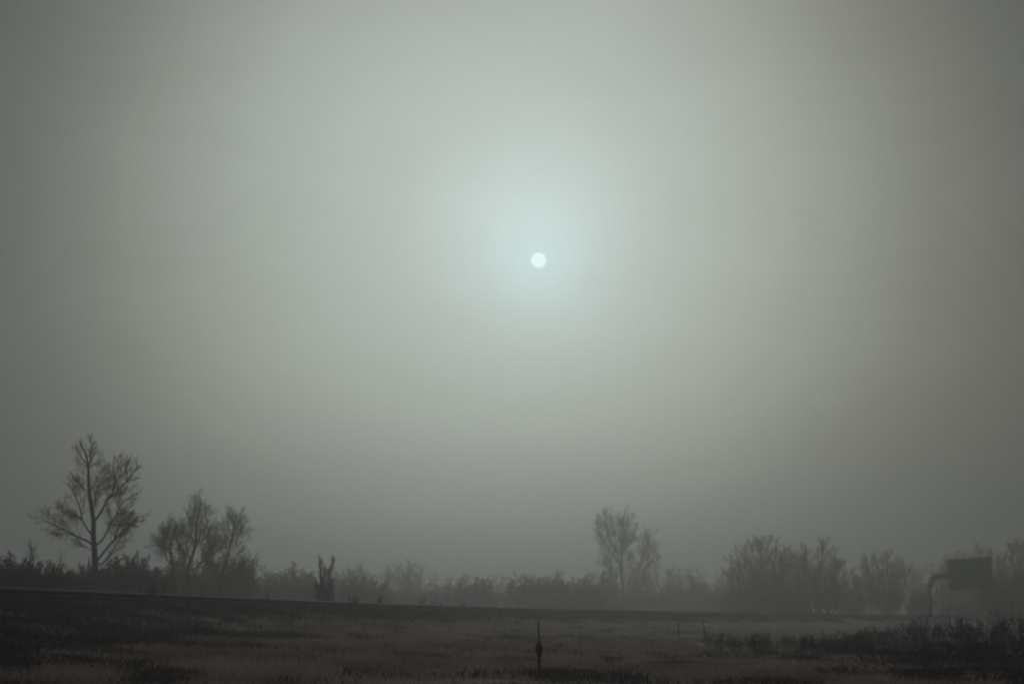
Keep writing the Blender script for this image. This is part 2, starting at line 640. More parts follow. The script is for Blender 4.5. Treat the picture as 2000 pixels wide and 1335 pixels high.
# ------------------------------------------------------------------ trees
L1 = dict(n=11, len=0.72, ang=44, r=0.018, seg=4, wig=0.13, up=0.12, bias=1.0, max=1.8, ref=2.6)
L2 = dict(n=9, len=0.55, ang=36, r=0.009, seg=3, wig=0.16, up=0.06, max=1.0, bias=1.0, ref=1.1)
L3 = dict(n=5, len=0.65, ang=36, r=0.0055, seg=2, wig=0.14, up=0.05, max=0.5, bias=1.0, ref=0.55)


def guided_tree(name, label, cat, base_px, depth, trunk, limbs, seed, r_trunk, levels, crop, spread=0.30, group=None, twig=None):
    """Bare tree whose trunk and limbs follow the ones seen; each limb also swings in depth."""
    rnd = random.Random(seed)
    ox, oy, sc = crop
    cv = lambda p: (ox + p[0] / sc, oy + p[1] / sc)
    bx = at(*cv(base_px), depth)[0]
    bz = gz(bx, depth)
    root = empty(name, (bx, depth, bz))
    tag(root, label, cat, group)
    scale = depth

    def loc(p, dy=0.0):
        q = at(*cv(p), depth)
        return (q[0] - bx, dy, q[2] - bz)
    tp = [loc(p) for p in trunk]
    tp[0] = (tp[0][0], 0, -0.25)
    if tp[1][2] < 0.1:
        tp.pop(1)
    tp = smooth_path(tp, 3)
    H = max(p[2] for p in tp)
    twigs = []
    tr_ = taper(len(tp), r_trunk, r_trunk * 0.16, 0.9)
    tr_[0] *= 1.35
    V, Q = tubes([(tp, tr_)], 8)
    mesh_obj('trunk', V, Q, 4, BARK, root)
    ramify(twigs, tp, 0.03, H * 0.42, levels, rnd, 0.42)
    for k, lb in enumerate(limbs):
        pts0 = [loc(p) for p in lb]
        # join on to the nearest point of what was built before
        sgn = rnd.choice((-1, 1)) * rnd.uniform(0.4, 1.0)
        tot = plen(pts0)
        acc, pts = 0.0, []
        for i, p in enumerate(pts0):
            if i: acc += math.dist(pts0[i - 1], pts0[i])
            pts.append((p[0], sgn * spread * acc, p[2]))
        near = min(all_pts if k else tp, key=lambda q: math.hypot(q[0] - pts[0][0], q[2] - pts[0][2])) if True else None
        dy0 = near[1]
        pts = [(p[0], p[1] + dy0, p[2]) for p in pts]
        pts[0] = near
        pts = smooth_path(pts, 3)
        r0 = min(max(0.023 * tot ** 0.8, 0.026), r_trunk * 0.62)
        V, Q = tubes([(pts, taper(len(pts), r0, 0.012, 0.8))], 6)
        mesh_obj('limb', V, Q, 4, BARK, root)
        if k == 0: all_pts = list(tp)
        all_pts += pts
        ramify(twigs, pts, r0, max(tot * 0.75, 1.6), levels, rnd, 0.22)
    V, Q = tubes(twigs, 3)
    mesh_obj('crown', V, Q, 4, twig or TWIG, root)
    return root


C1 = (0, 820, 3.513)
C3 = (900, 960, 3.56)
guided_tree('bare_tree', 'tallest bare tree with wide open crown, standing clear of the shrubs near the barrier', 'tree', (652, 1190), 95,
    [(655, 1190), (652, 1050), (648, 900), (640, 800), (641, 700), (628, 600), (612, 500), (607, 400), (605, 330), (590, 240), (545, 150)],
    [[(607, 325), (625, 260), (635, 180), (620, 130)],
     [(645, 850), (600, 830), (540, 805), (470, 775), (400, 740), (330, 705), (285, 688), (255, 650)],
     [(640, 890), (570, 860), (525, 850)],
     [(640, 800), (600, 750), (560, 690), (530, 655), (470, 652), (425, 620), (395, 565)],
     [(560, 690), (540, 605), (510, 540), (480, 480), (450, 420)],
     [(648, 700), (690, 640), (740, 550), (780, 500), (800, 430), (788, 350), (800, 215)],
     [(745, 545), (790, 510), (840, 450), (880, 412), (955, 392)],
     [(840, 450), (900, 370), (945, 300)],
     [(800, 430), (865, 345), (880, 275)],
     [(655, 880), (700, 820), (750, 720), (790, 650), (830, 560), (905, 510)],
     [(750, 720), (830, 715), (900, 705), (990, 690)],
     [(790, 650), (850, 625), (905, 570)],
     [(652, 975), (740, 880), (800, 820), (870, 760), (920, 720), (985, 650)],
     [(800, 820), (815, 760), (860, 690), (930, 640)],
     [(652, 1010), (700, 980), (760, 900), (812, 800), (822, 720)],
     [(612, 500), (570, 460), (530, 400)],
     [(614, 490), (660, 430), (712, 390)],
     [(605, 340), (660, 290), (700, 225)],
     [(632, 620), (670, 520), (720, 450)],
     [(605, 335), (560, 250), (530, 190)]],
    3, 0.20, [L1, L2, L3], C1)

guided_tree('bare_tree', 'crooked forked tree with a leaning stem, beside the tallest bare tree', 'tree', (1185, 1190), 120,
    [(1187, 1190), (1185, 1090), (1185, 1000), (1172, 920), (1168, 850), (1190, 770), (1212, 690)],
    [[(1185, 1000), (1140, 950), (1122, 880), (1110, 800), (1095, 750)],
     [(1180, 930), (1230, 870), (1242, 780)],
     [(1168, 850), (1190, 800), (1200, 730)],
     [(1122, 880), (1080, 850), (1060, 850)]],
    21, 0.17, [dict(L1, n=16, max=3.0, len=0.8), L2, L3], C1)
guided_tree('bare_tree', 'bushy bare tree with pointed top left of the slim leaning tree', 'tree', (1288, 1190), 125,
    [(1290, 1190), (1285, 1100), (1290, 1020), (1312, 950), (1340, 850), (1350, 700), (1368, 620), (1380, 545)],
    [[(1300, 985), (1282, 880), (1262, 780)],
     [(1288, 1040), (1340, 1010), (1400, 950), (1450, 850), (1470, 740)],
     [(1342, 845), (1400, 760), (1432, 690)],
     [(1350, 700), (1312, 600)],
     [(1340, 850), (1290, 760), (1250, 720)],
     [(1350, 740), (1400, 650), (1410, 590)],
     [(1400, 950), (1420, 860), (1410, 790)],
     [(1342, 850), (1420, 800), (1482, 700)],
     [(1345, 790), (1295, 690), (1278, 620)],
     [(1400, 950), (1490, 880), (1545, 800)],
     [(1310, 950), (1240, 880), (1215, 790), (1205, 720)]],
    22, 0.19, [dict(L1, n=16, max=3.0, len=0.8), L2, L3], C1)
guided_tree('bare_tree', 'slim bare tree leaning away at the end of the tall group', 'tree', (1500, 1190), 130,
    [(1496, 1190), (1510, 1100), (1535, 1010), (1562, 920), (1590, 810), (1602, 720), (1622, 645)],
    [[(1545, 970), (1620, 920), (1662, 860)],
     [(1500, 1130), (1455, 1010), (1440, 920)],
     [(1582, 845), (1640, 780), (1660, 690)],
     [(1515, 1080), (1600, 1030), (1690, 960)],
     [(1590, 810), (1570, 720), (1590, 650)],
     [(1505, 1110), (1580, 1100), (1700, 1030), (1740, 960)]],
    23, 0.15, [dict(L1, n=16, max=3.0, len=0.8), L2, L3], C1)

FAR1 = dict(L1, n=16, ref=7.0, r=0.030, max=3.8, ang=40, up=0.08)
FAR2 = dict(L2, n=11, ref=2.6, r=0.020, max=2.4, ang=32, up=0.08)
FAR3 = dict(L3, n=6, ref=1.3, r=0.013, max=1.2)
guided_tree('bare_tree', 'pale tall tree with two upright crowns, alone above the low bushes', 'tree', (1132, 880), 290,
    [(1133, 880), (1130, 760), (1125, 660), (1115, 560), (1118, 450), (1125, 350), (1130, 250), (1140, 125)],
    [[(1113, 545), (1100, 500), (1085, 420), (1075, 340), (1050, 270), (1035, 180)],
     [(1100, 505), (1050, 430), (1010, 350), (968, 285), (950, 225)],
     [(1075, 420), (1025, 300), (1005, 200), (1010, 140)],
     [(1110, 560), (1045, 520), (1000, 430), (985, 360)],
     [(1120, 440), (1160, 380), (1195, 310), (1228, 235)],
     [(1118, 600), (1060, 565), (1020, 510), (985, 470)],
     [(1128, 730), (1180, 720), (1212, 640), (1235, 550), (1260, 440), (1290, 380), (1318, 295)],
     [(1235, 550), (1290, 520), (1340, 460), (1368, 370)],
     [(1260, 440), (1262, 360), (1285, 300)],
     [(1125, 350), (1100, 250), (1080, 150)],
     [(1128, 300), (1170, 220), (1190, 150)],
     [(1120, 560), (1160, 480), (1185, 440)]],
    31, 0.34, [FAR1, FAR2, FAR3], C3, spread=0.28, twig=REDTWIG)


def dome_tree(name, label, cat, px, top, base_w, width, depth, n_limb, seed, levels, group=None, r=0.16, lean=0.0, stem_h=0.1):
    """Broad many-stemmed bare tree: stems fan out from the foot to a rounded, uneven crown."""
    rnd = random.Random(seed)
    x0 = at(px, 1205, depth)[0]
    z0 = gz(x0, depth)
    H = at(px, top, depth)[2] - z0
    W = width / F * depth
    root = empty(name, (x0, depth, z0))
    tag(root, label, cat, group)
    tp = smooth_path([(0, 0, -0.25), (rnd.uniform(-.1, .1), 0, H * stem_h), (lean * W, rnd.uniform(-.3, .3), H * 0.45), (lean * W * 1.4, rnd.uniform(-.4, .4), H * 0.9)], 4)
    trd = taper(len(tp), r, r * 0.14)
    V, Q = tubes([(tp, trd)], 7)
    mesh_obj('trunk', V, Q, 4, BARK, root)
    twigs = []
    ramify(twigs, tp, r, H * 0.5, levels, rnd, 0.3)
    for k in range(n_limb):
        ph = 2 * math.pi * (k * 0.381966 + rnd.uniform(-.06, .06))
        u = math.sqrt((k + 0.7) / n_limb)
        ex, ey = math.cos(ph) * u * W * 0.47, math.sin(ph) * u * W * 0.40
        ez = H * (0.97 - 0.40 * u ** 2.6) * rnd.uniform(0.82, 1.0)
        if k % 4 == 3:                       # some limbs droop outwards low on the crown
            ez *= rnd.uniform(0.45, 0.7)
            ex, ey = ex * min(1.35, 0.95 / u), ey * min(1.35, 0.95 / u)
        bx, by = ex * base_w, ey * base_w
        b0 = (bx, by, -0.15 if base_w > 0.05 else H * rnd.uniform(0.04, 0.2))
        mid = (bx + (ex - bx) * 0.42 + rnd.gauss(0, .03 * W), by + (ey - by) * 0.42, ez * 0.42)
        pts = smooth_path([b0, mid, (ex * 0.86 + rnd.gauss(0, .02 * W), ey * 0.86, ez * 0.78), (ex, ey, ez)], 3)
        rr = r * rnd.uniform(0.22, 0.42)
        V, Q = tubes([(pts, taper(len(pts), rr, 0.012))], 5)
        mesh_obj('limb', V, Q, 4, BARK, root)
        ramify(twigs, pts, rr, plen(pts) * 0.6, levels, rnd, 0.08)
    V, Q = tubes(twigs, 3)
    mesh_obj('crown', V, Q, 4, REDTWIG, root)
    return root


DM1 = dict(L1, n=12, ref=7.0, r=0.030, max=3.6, ang=38, up=0.06, len=0.6)
DM2 = dict(L2, n=8, ref=2.2, r=0.020, max=1.9, ang=30, up=0.12)
DM3 = dict(L3, n=5, ref=1.1, r=0.013, max=1.0)
DOME = [DM1, DM2, DM3]
dome_tree('bare_tree', 'broad rounded bare tree with the highest top of the far group before the road sign', 'tree', 1492, 1036, 0.25, 162, 225, 28, 51, DOME, r=0.24, lean=0.12)
dome_tree('bare_tree', 'round-topped bare tree with several visible trunks, middle one before the road sign', 'tree', 1602, 1052, 0.28, 148, 225, 26, 52, DOME, r=0.26)
dome_tree('bare_tree', 'hazy round bare tree directly before the curved mast of the road sign', 'tree', 1728, 1072, 0.3, 150, 240, 24, 53, DOME, r=0.22)
dome_tree('bare_tree', 'low narrow bare tree between the mast and the top of the sign board', 'tree', 1842, 1088, 0.3, 70, 250, 8, 54, DOME, r=0.16)
dome_tree('bare_tree', 'dim bare tree rising directly behind the sign board', 'tree', 1905, 1056, 0.3, 165, 265, 20, 55, DOME, r=0.2)
dome_tree('bare_tree', 'dim bare tree beyond the far end of the sign board', 'tree', 1985, 1046, 0.3, 150, 222, 20, 56, DOME, r=0.2)
dome_tree('bare_tree', 'very pale rounded tree above the bushes between the pollard and the two-crowned tree', 'tree', 797, 1080, 0.15, 74, 300, 11, 57, DOME, r=0.22)
dome_tree('bare_tree', 'very pale slender tree beside the pale rounded tree', 'tree', 757, 1092, 0.0, 22, 300, 4, 58, DOME, r=0.16)


# ------------------------------------------------------------------ shrubs
def shrub_mesh(seed, H, W, n_stem, leaves, mat_stem, mat_twig, spiky=0.2):
    rnd = random.Random(seed)
    stems, twigs = [], []
    s1 = dict(n=12, len=0.44, ang=36, r=0.018, seg=3, wig=0.15, up=0.08, bias=0.7, max=1.8)
    s2 = dict(n=7, len=0.6, ang=34, r=0.012, seg=2, wig=0.16, up=0.06, max=1.0)
    s3 = dict(n=5, len=0.6, ang=34, r=0.008, seg=2, wig=0.16, up=0.04, max=0.5)
    for k in range(n_stem):
        ph = 2 * math.pi * k * 0.381966 + rnd.uniform(-.2, .2)
        u = math.sqrt((k + 0.5) / n_stem)
        ex, ey = math.cos(ph) * u * W * 0.45, math.sin(ph) * u * W * 0.45
        ez = H * (1.0 - 0.5 * u * u) * (1 - spiky * 2.2 * rnd.random() ** 0.8)
        bx, by = ex * 0.45, ey * 0.45
        pts = smooth_path([(bx, by, -0.15), (bx + (ex - bx) * .5 + rnd.gauss(0, .1), by + (ey - by) * .5, ez * .5), (ex, ey, ez * .94)], 3)
        rr = rnd.uniform(0.02, 0.04)
        stems.append((pts, taper(len(pts), rr, 0.008)))
        ramify(twigs, pts, rr, plen(pts) * 0.7, [s1, s2, s3], rnd, 0.08)
    V, Q = tubes(stems, 5)
    so = mesh_obj('stem', V, Q, 4, mat_stem)
    V, Q = tubes(twigs, 3)
    blocks = [Q]
    if leaves:
        nl = leaves
        tips = np.array([t[0][rnd.randrange(1, len(t[0]))] for t in rnd.sample(twigs, min(len(twigs), nl))])
        tips = tips[np.random.default_rng(seed).random(len(tips)) < np.clip(1.25 - 1.25 * tips[:, 2] / H, 0.0, 1)]
        rg = np.random.default_rng(seed + 1)
        m = len(tips)
        a = rg.normal(size=(m, 3)); a /= np.linalg.norm(a, axis=1, keepdims=True)
        b = np.cross(a, rg.normal(size=(m, 3))); b /= np.linalg.norm(b, axis=1, keepdims=True)
        s = rg.uniform(0.025, 0.07, (m, 1))
        lv4 = np.stack([tips, tips + a * s + b * s * .5, tips + a * s * 2, tips + a * s - b * s * .5], axis=1).reshape(-1, 3)
        blocks.append(len(V) + np.arange(m * 4).reshape(-1, 4))
        V = np.concatenate([V, lv4])
    co = mesh_obj('crown', V, blocks, 4, mat_twig)
    return so, co


shrub_lib = []
for k, (H, W, ns, lf) in enumerate([(5.0, 3.6, 40, 9000), (5.0, 4.2, 46, 8000), (5.0, 3.0, 32, 8000), (5.0, 4.6, 50, 6000), (5.0, 2.4, 24, 4000), (5.0, 3.8, 48, 9000), (5.0, 4.4, 50, 9000)]):
    root = empty('shrub', (0, 0, 0))
    so, co = shrub_mesh(70 + k, H, W, ns, lf, BARK, TWIG if k > 4 else REDTWIG, 0.14)
    so.parent = root; co.parent = root
    shrub_lib.append([root, W, False])


def shrub(px, top, width, depth, var, label, group=None, rot=None):
    root, W, used = shrub_lib[var]
    if used:
        o = copy_tree(root)
    else:
        o = root
        shrub_lib[var][2] = True
    x = at(px, 1200, depth)[0]
    z = gz(x, depth)
    H = at(px, top, depth)[2] - z
    sx = 1.22 * width / F * depth / (W * 0.98)
    o.location = (x, depth, z)
    o.scale = (sx, sx, H / 4.75)
    o.rotation_euler.z = (px * 0.7) % 6.28
    tag(o, label, 'shrub', group)
    return o


HEDGE = 'bare shrubs in the hedgerow beyond the road'
for a in [
    (12, 1066, 110, 74, 5, 'dark dense shrub at the very end of the hedge, left edge of the photo'),
    (66, 1074, 105, 76, 6, 'dark dense shrub with a thin sapling sticking out of its top'),
    (112, 1086, 90, 80, 5, 'dark lower shrub sloping down towards the gap before the tallest tree'),
    (168, 1078, 62, 98, 6, 'dark narrow shrub wrapped round the foot of the tallest bare tree'),
    (222, 1070, 84, 102, 5, 'dark brown shrub just past the trunk of the tallest bare tree'),
    (262, 1060, 90, 106, 6, 'taller brown shrub midway between the tallest tree and the crooked forked tree'),
    (306, 1092, 80, 112, 5, 'low brown shrub in front of the crooked forked tree'),
    (350, 1046, 62, 134, 4, 'tall thin brushy shrub rising between the crooked forked tree and the pointed tree'),
    (408, 1048, 74, 138, 4, 'tall thin brushy shrub behind the bushy pointed tree'),
    (452, 1062, 70, 142, 4, 'tall thin brushy shrub behind the slim leaning tree'),
    (385, 1108, 90, 135, 1, 'wide low shrub around the trunk of the bushy pointed tree'),
    (440, 1086, 80, 138, 3, 'loose brown shrub under the slim leaning tree'),
    (478, 1075, 52, 140, 2, 'upright shrub closing the tall group of trees, next to the low hedge'),
    (520, 1106, 88, 170, 3, 'low grey-brown shrub first after the tall group of trees'),
    (566, 1095, 92, 180, 1, 'rounded shrub with the highest top between the tall trees and the pollard'),
    (606, 1112, 60, 170, 0, 'low shrub touching the near side of the dark pollard'),
    (633, 1110, 38, 103, 6, 'small dark twiggy shrub wrapped round the stems of the pollard'),
    (682, 1112, 92, 175, 1, 'wide rounded shrub directly past the dark pollard'),
    (732, 1122, 70, 185, 3, 'small low shrub before the pale slender tree'),
    (792, 1142, 110, 230, 3, 'low pale shrub under the very pale rounded tree'),
    (850, 1136, 76, 240, 0, 'low pale shrub just past the very pale rounded tree'),
    (902, 1126, 78, 225, 1, 'brownish shrub with uneven top before the row of five even shrubs'),
    (942, 1116, 66, 225, 2, 'taller brownish shrub opening the row of five even shrubs'),
    (1010, 1114, 72, 215, 4, 'spiky two-topped brown shrub above the foreground fence post'),
    (1044, 1124, 60, 220, 0, 'low shrub filling the dip beside the spiky two-topped shrub'),
    (1078, 1113, 84, 215, 1, 'widest dense reddish-brown shrub in the middle of the low row'),
    (1114, 1126, 56, 225, 3, 'small shrub in the dip after the dense reddish-brown one'),
    (1144, 1120, 72, 220, 0, 'domed shrub last in the low row before the two-crowned tree'),
    (1182, 1096, 48, 270, 4, 'thin upright shrub leaning on the two-crowned tree'),
    (1206, 1166, 50, 262, 3, 'small faint shrub hiding the foot of the two-crowned tree'),
    (1246, 1140, 70, 280, 3, 'low pale shrub at the foot of the two-crowned tree'),
    (1312, 1132, 86, 300, 1, 'faint low shrub just past the two-crowned tree'),
    (1362, 1124, 92, 300, 3, 'faint broad shrub halfway to the far group of rounded trees'),
    (1412, 1136, 80, 270, 0, 'faint low shrub against the first rounded tree'),
    (1452, 1124, 84, 222, 1, 'low brown shrub at the near foot of the broad rounded tree'),
    (1540, 1134, 80, 222, 3, 'low brown shrub between the broad rounded tree and the several-trunked one'),
    (1662, 1128, 60, 260, 2, 'faint shrub in the gap between two rounded trees'),
    (1798, 1140, 56, 235, 3, 'dim low shrub at the foot of the curved sign mast'),
    (1890, 1163, 110, 250, 1, 'dim wide low shrub beneath the sign board'),
    (1958, 1120, 90, 200, 2, 'dim tall shrub past the far end of the sign board'),
]:
    shrub(*a, group=HEDGE)

# pollard: two stout upright stems with short shoots
guided_tree('pollard', 'dark stubby pollard with two upright stems, standing before the pale hedge', 'tree', (690, 880), 100,
    [(690, 880), (680, 780), (668, 680), (662, 560), (652, 470)],
    [[(685, 800), (715, 720), (728, 620), (735, 540), (748, 490)],
     [(682, 790), (655, 740), (640, 690), (632, 640)],
     [(668, 680), (684, 600), (690, 560)],
     [(715, 720), (742, 680), (752, 640)]],
    61, 0.105, [dict(L1, n=13, ang=22, max=.6, up=.25, ref=1.2, r=.008), dict(L2, n=9, max=.5, ref=.6), dict(L3, n=5, max=.3, ref=.3)], (440, 960, 3.56))
# saplings in the dark hedge
for px, top, d, lb in [(65, 1052, 73, 'thin straight sapling rising above the dark hedge'),
                       (45, 1064, 72, 'short thin sapling before the dark hedge, nearer its end than the straight one'),
                       (116, 1078, 78, 'thin crooked sapling at the low end of the dark hedge')]:
    x = at(px, 1200, d)[0]; z = gz(x, d); H = at(px, top, d)[2] - z
    rnd = random.Random(px)
    root = empty('sapling', (x, d, z)); tag(root, lb, 'sapling', 'saplings in the dark hedge')
    pts = shoot((0, 0, -0.1), (0, 0, 1), H + .1, 0.035, 7, rnd, 0.035, 0.05)
    V, Q = tubes([pts], 6); mesh_obj('stem', V, Q, 4, BARK, root)
    tw = []
    ramify(tw, pts[0], .02, H * .5, [dict(L1, n=14, ang=26, max=.7, r=.012), dict(L2, n=4, max=.3, r=.006)], rnd, .35)
    V, Q = tubes(tw, 3); mesh_obj('crown', V, Q, 4, TWIG, root)

# far woodland: reads as one pale mass behind the hedgerow
wr = random.Random(91)
tw = []
for k in range(230):
    px = wr.uniform(-150, 2150)
    depth = wr.uniform(330, 430)
    top = 1117 + wr.gauss(0, 7) - (10 if px > 1750 or px < 250 else 0) - 8 * math.sin(px / 90)
    x = at(px, 1200, depth)[0]; z = gz(x, depth)
    H = at(px, top, depth)[2] - z
    pts = shoot((x, depth, z - .2), (wr.gauss(0, .1), wr.gauss(0, .1), 1), H * .95, 0.13, 5, wr, 0.06, 0.1)
    tw.append(pts)
    ramify(tw, pts[0], .05, H * .6, [dict(L1, n=10, ang=34, max=4.5, r=.05), dict(L2, n=6, max=2.4, r=.03), dict(L3, n=4, max=1.3, r=.018)], wr, .08)
V, Q = tubes(tw, 3)
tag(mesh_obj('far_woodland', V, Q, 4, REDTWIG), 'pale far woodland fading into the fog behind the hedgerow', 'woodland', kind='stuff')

# ------------------------------------------------------------------ brambles and weeds near the camera
bramble_lib = []
for k, (H, W, ns) in enumerate([(1.4, 2.6, 34), (1.4, 2.2, 26), (1.4, 3.0, 36)]):
    root = empty('bramble', (0, 0, 0))
    rnd = random.Random(120 + k)
    stems, twigs = [], []
    for j in range(ns):
        ph = rnd.uniform(0, 6.28); u = math.sqrt(rnd.random())
        bx, by = math.cos(ph) * u * W * .34, math.sin(ph) * u * W * .34
        h = H * rnd.uniform(.55, 1.0) * (1 - .35 * u)
        ox_, oy_ = math.cos(ph) * rnd.uniform(.1, .6), math.sin(ph) * rnd.uniform(.1, .6)
        pts = smooth_path([(bx, by, -.08), (bx + ox_ * .3, by + oy_ * .3, h * .6), (bx + ox_ * .8, by + oy_ * .8, h), (bx + ox_ * 1.3, by + oy_ * 1.3, h * rnd.uniform(.6, 1.05))], 3)
        stems.append((pts, taper(len(pts), .013, .004)))
        ramify(twigs, pts, .01, 1.2, [dict(n=9, len=.34, ang=46, r=.006, seg=3, wig=.2, up=.05, max=.5), dict(n=5, len=.5, ang=40, r=.004, seg=2, wig=.2, max=.22)], rnd, .05)
    V, Q = tubes(stems, 4); o = mesh_obj('stem', V, Q, 4, DARKTWIG, root)
    V, Q = tubes(twigs, 3)
    rg = np.random.default_rng(130 + k)
    tips = np.array([t[0][-1] for t in twigs])[rg.random(len(twigs)) < .8]
    m = len(tips)
    a_ = rg.normal(size=(m, 3)); a_ /= np.linalg.norm(a_, axis=1, keepdims=True)
    b_ = np.cross(a_, rg.normal(size=(m, 3))); b_ /= np.linalg.norm(b_, axis=1, keepdims=True)
    s_ = rg.uniform(.015, .035, (m, 1))
    l4 = np.stack([tips, tips + a_ * s_ + b_ * s_ * .6, tips + a_ * s_ * 2, tips + a_ * s_ - b_ * s_ * .6], 1).reshape(-1, 3)
    mesh_obj('crown', np.concatenate([V, l4]), [Q, len(V) + np.arange(m * 4).reshape(-1, 4)], 4, DARKTWIG, root)
    bramble_lib.append([root, W, False])


def bramble(px, top, width, depth, var, label):
    root, W, used = bramble_lib[var]
    o = copy_tree(root) if used else root
    bramble_lib[var][2] = True
    x = at(px, 1200, depth)[0]; z = gz(x, depth)
    H = at(px, top, depth)[2] - z
    s = width / F * depth / W
    o.location = (x, depth, z)
    o.scale = (s, s, H / 1.42)
    o.rotation_euler.z = (px * .37) % 6.28
    tag(o, label, 'bramble', 'dark brambles along the near edge of the field')


for a in [
    (1985, 1186, 130, 44, 0, 'dark bramble at the right edge of the photo, tallest of the thicket'),
    (1925, 1196, 120, 50, 1, 'dark bramble below the far end of the sign board'),
    (1868, 1188, 100, 56, 2, 'dark bramble straight below the sign board'),
    (1812, 1198, 110, 58, 0, 'dark bramble straight below the curved sign mast'),
    (1752, 1202, 110, 62, 1, 'dark bramble below the round tree before the mast'),
    (1700, 1214, 100, 60, 2, 'low dark bramble where the thicket thins out into weeds'),
    (1955, 1232, 190, 34, 2, 'wide low dark bramble in front of the tallest bramble'),
    (1850, 1240, 190, 36, 0, 'wide low dark bramble in front of the thicket under the sign board'),
    (1745, 1246, 180, 38, 1, 'wide low dark bramble nearer the camera than the thinning thicket'),
    (1662, 1226, 90, 62, 0, 'low dark bramble at the ragged tip of the thicket, before the rounded trees'),
    (1640, 1240, 140, 44, 2, 'low dark bramble standing among the dead weeds, clear of the thicket'),
    (1920, 1285, 240, 27, 1, 'wide flat dark bramble in the lower right corner'),
    (1780, 1292, 220, 27, 0, 'flat dark bramble beside the one in the lower right corner'),
    (1655, 1290, 170, 28, 2, 'flat dark bramble where the dark corner meets the brown grass'),
]:
    bramble(*a)

weed_lib = []
for k in range(3):
    rnd = random.Random(150 + k)
    root = empty('dead_weed', (0, 0, 0))
    st, tw = [], []
    for j in range(4 + k):
        pts = shoot((rnd.gauss(0, .05), rnd.gauss(0, .05), -.05), vnorm((rnd.gauss(0, .14), rnd.gauss(0, .14), 1)), 1.0 * rnd.uniform(.65, 1.05), .011, 5, rnd, .05, .05)
        st.append(pts)
        ramify(tw, pts[0], .01, .5, [dict(n=9, len=.5, ang=36, r=.006, seg=3, wig=.12, up=.12, max=.35), dict(n=5, len=.5, ang=36, r=.005, seg=2, wig=.1, max=.14)], rnd, .3)
    V, Q = tubes(st, 4); mesh_obj('stem', V, Q, 4, WEED, root)
    V, Q = tubes(tw, 3); mesh_obj('seed_head', V, Q, 4, WEED, root)
    weed_lib.append([root, False])
wrr = random.Random(33)
weeds = []
for i in range(46):
    px = 1385 + (i * 37) % 330 + wrr.uniform(-12, 12)
    weeds.append((px, 1235 + wrr.uniform(-6, 10), wrr.uniform(40, 62), 'dark dead weed standing in the strip between the brown grass and the brambles', 'dead weeds beside the brambles'))
for px, top, d in [(168, 1150, 58), (300, 1152, 70), (520, 1172, 62), (600, 1178, 75), (690, 1174, 82), (742, 1164, 92), (852, 1178, 95), (905, 1180, 104), (1240, 1192, 118), (1150, 1190, 110), (1075, 1188, 108), (820, 1172, 98)]:
    weeds.append((px, top + 8, d, 'dead weed growing on the bank under the steel barrier', 'dead weeds along the barrier'))
for i, (px, top, d, lb, g) in enumerate(weeds):
    root, used = weed_lib[i % 3]
    o = copy_tree(root) if used else root
    weed_lib[i % 3][1] = True
    if g.endswith('barrier'):
        u = (px - 1000) / F / 1.0155
        # slide along the sight line to the foot of the bank, 2 m before the barrier
        ysol = np.linspace(30, 180, 3000)
        dd_ = rail_dist(u * ysol, ysol)
        j = int(np.argmin(np.abs(dd_ - 1.6)))
        d = float(ysol[j])
    x = at(px, 1200, d)[0]; z = gz(x, d)
    H = max(at(px, top, d)[2] - z, 0.35) if not g.endswith('barrier') else wrr.uniform(.6, 1.15)
    o.location = (x, d, z)
    s = H / 1.0
    o.scale = (s * 1.3, s * 1.3, s)
    o.rotation_euler.z = wrr.uniform(0, 6.28)
    tag(o, lb, 'weed', g)

# ------------------------------------------------------------------ steel barrier beside the road
gr0 = empty('crash_barrier', (float(rail_x(46)), 46, EYE + 0.25))
tag(gr0, 'long dark steel crash barrier on low posts running along the road edge', 'barrier')
step = 2.0
by = [-30.0]
while by[-1] < 330:
    by.append(by[-1] + step / math.sqrt(1 + float(rail_slope(by[-1])) ** 2))
by = np.array(by)
bs = rail_slope(by); bn = np.sqrt(1 + bs * bs)
bx_ = rail_x(by)
fx, fy = 1 / bn, -bs / bn                        # towards the field
prof = [(0.00, 0.000), (0.035, 0.015), (0.075, 0.060), (0.075, 0.095), (0.030, 0.135), (0.012, 0.155), (0.030, 0.175), (0.075, 0.215), (0.075, 0.250), (0.035, 0.295), (0.0, 0.310)]
prof = [(a + 0.05, b) for a, b in prof] + [(a + 0.046, b) for a, b in prof[::-1]]
zt = EYE + 0.25 + 0.44 + 0.0
bv = []
for i in range(len(by)):
    for a, b in prof:
        bv.append((bx_[i] + fx[i] * a - gr0.location.x, by[i] + fy[i] * a - gr0.location.y, zt + b - gr0.location.z))
npf = len(prof)
bi = np.arange(len(by) * npf).reshape(len(by), npf)
bf = np.stack([bi[:-1], np.roll(bi[:-1], -1, 1), np.roll(bi[1:], -1, 1), bi[1:]], -1).reshape(-1, 4)
mesh_obj('beam', bv, bf, 4, STEEL, gr0, smooth=False)
post_proto = None
cnt = 0
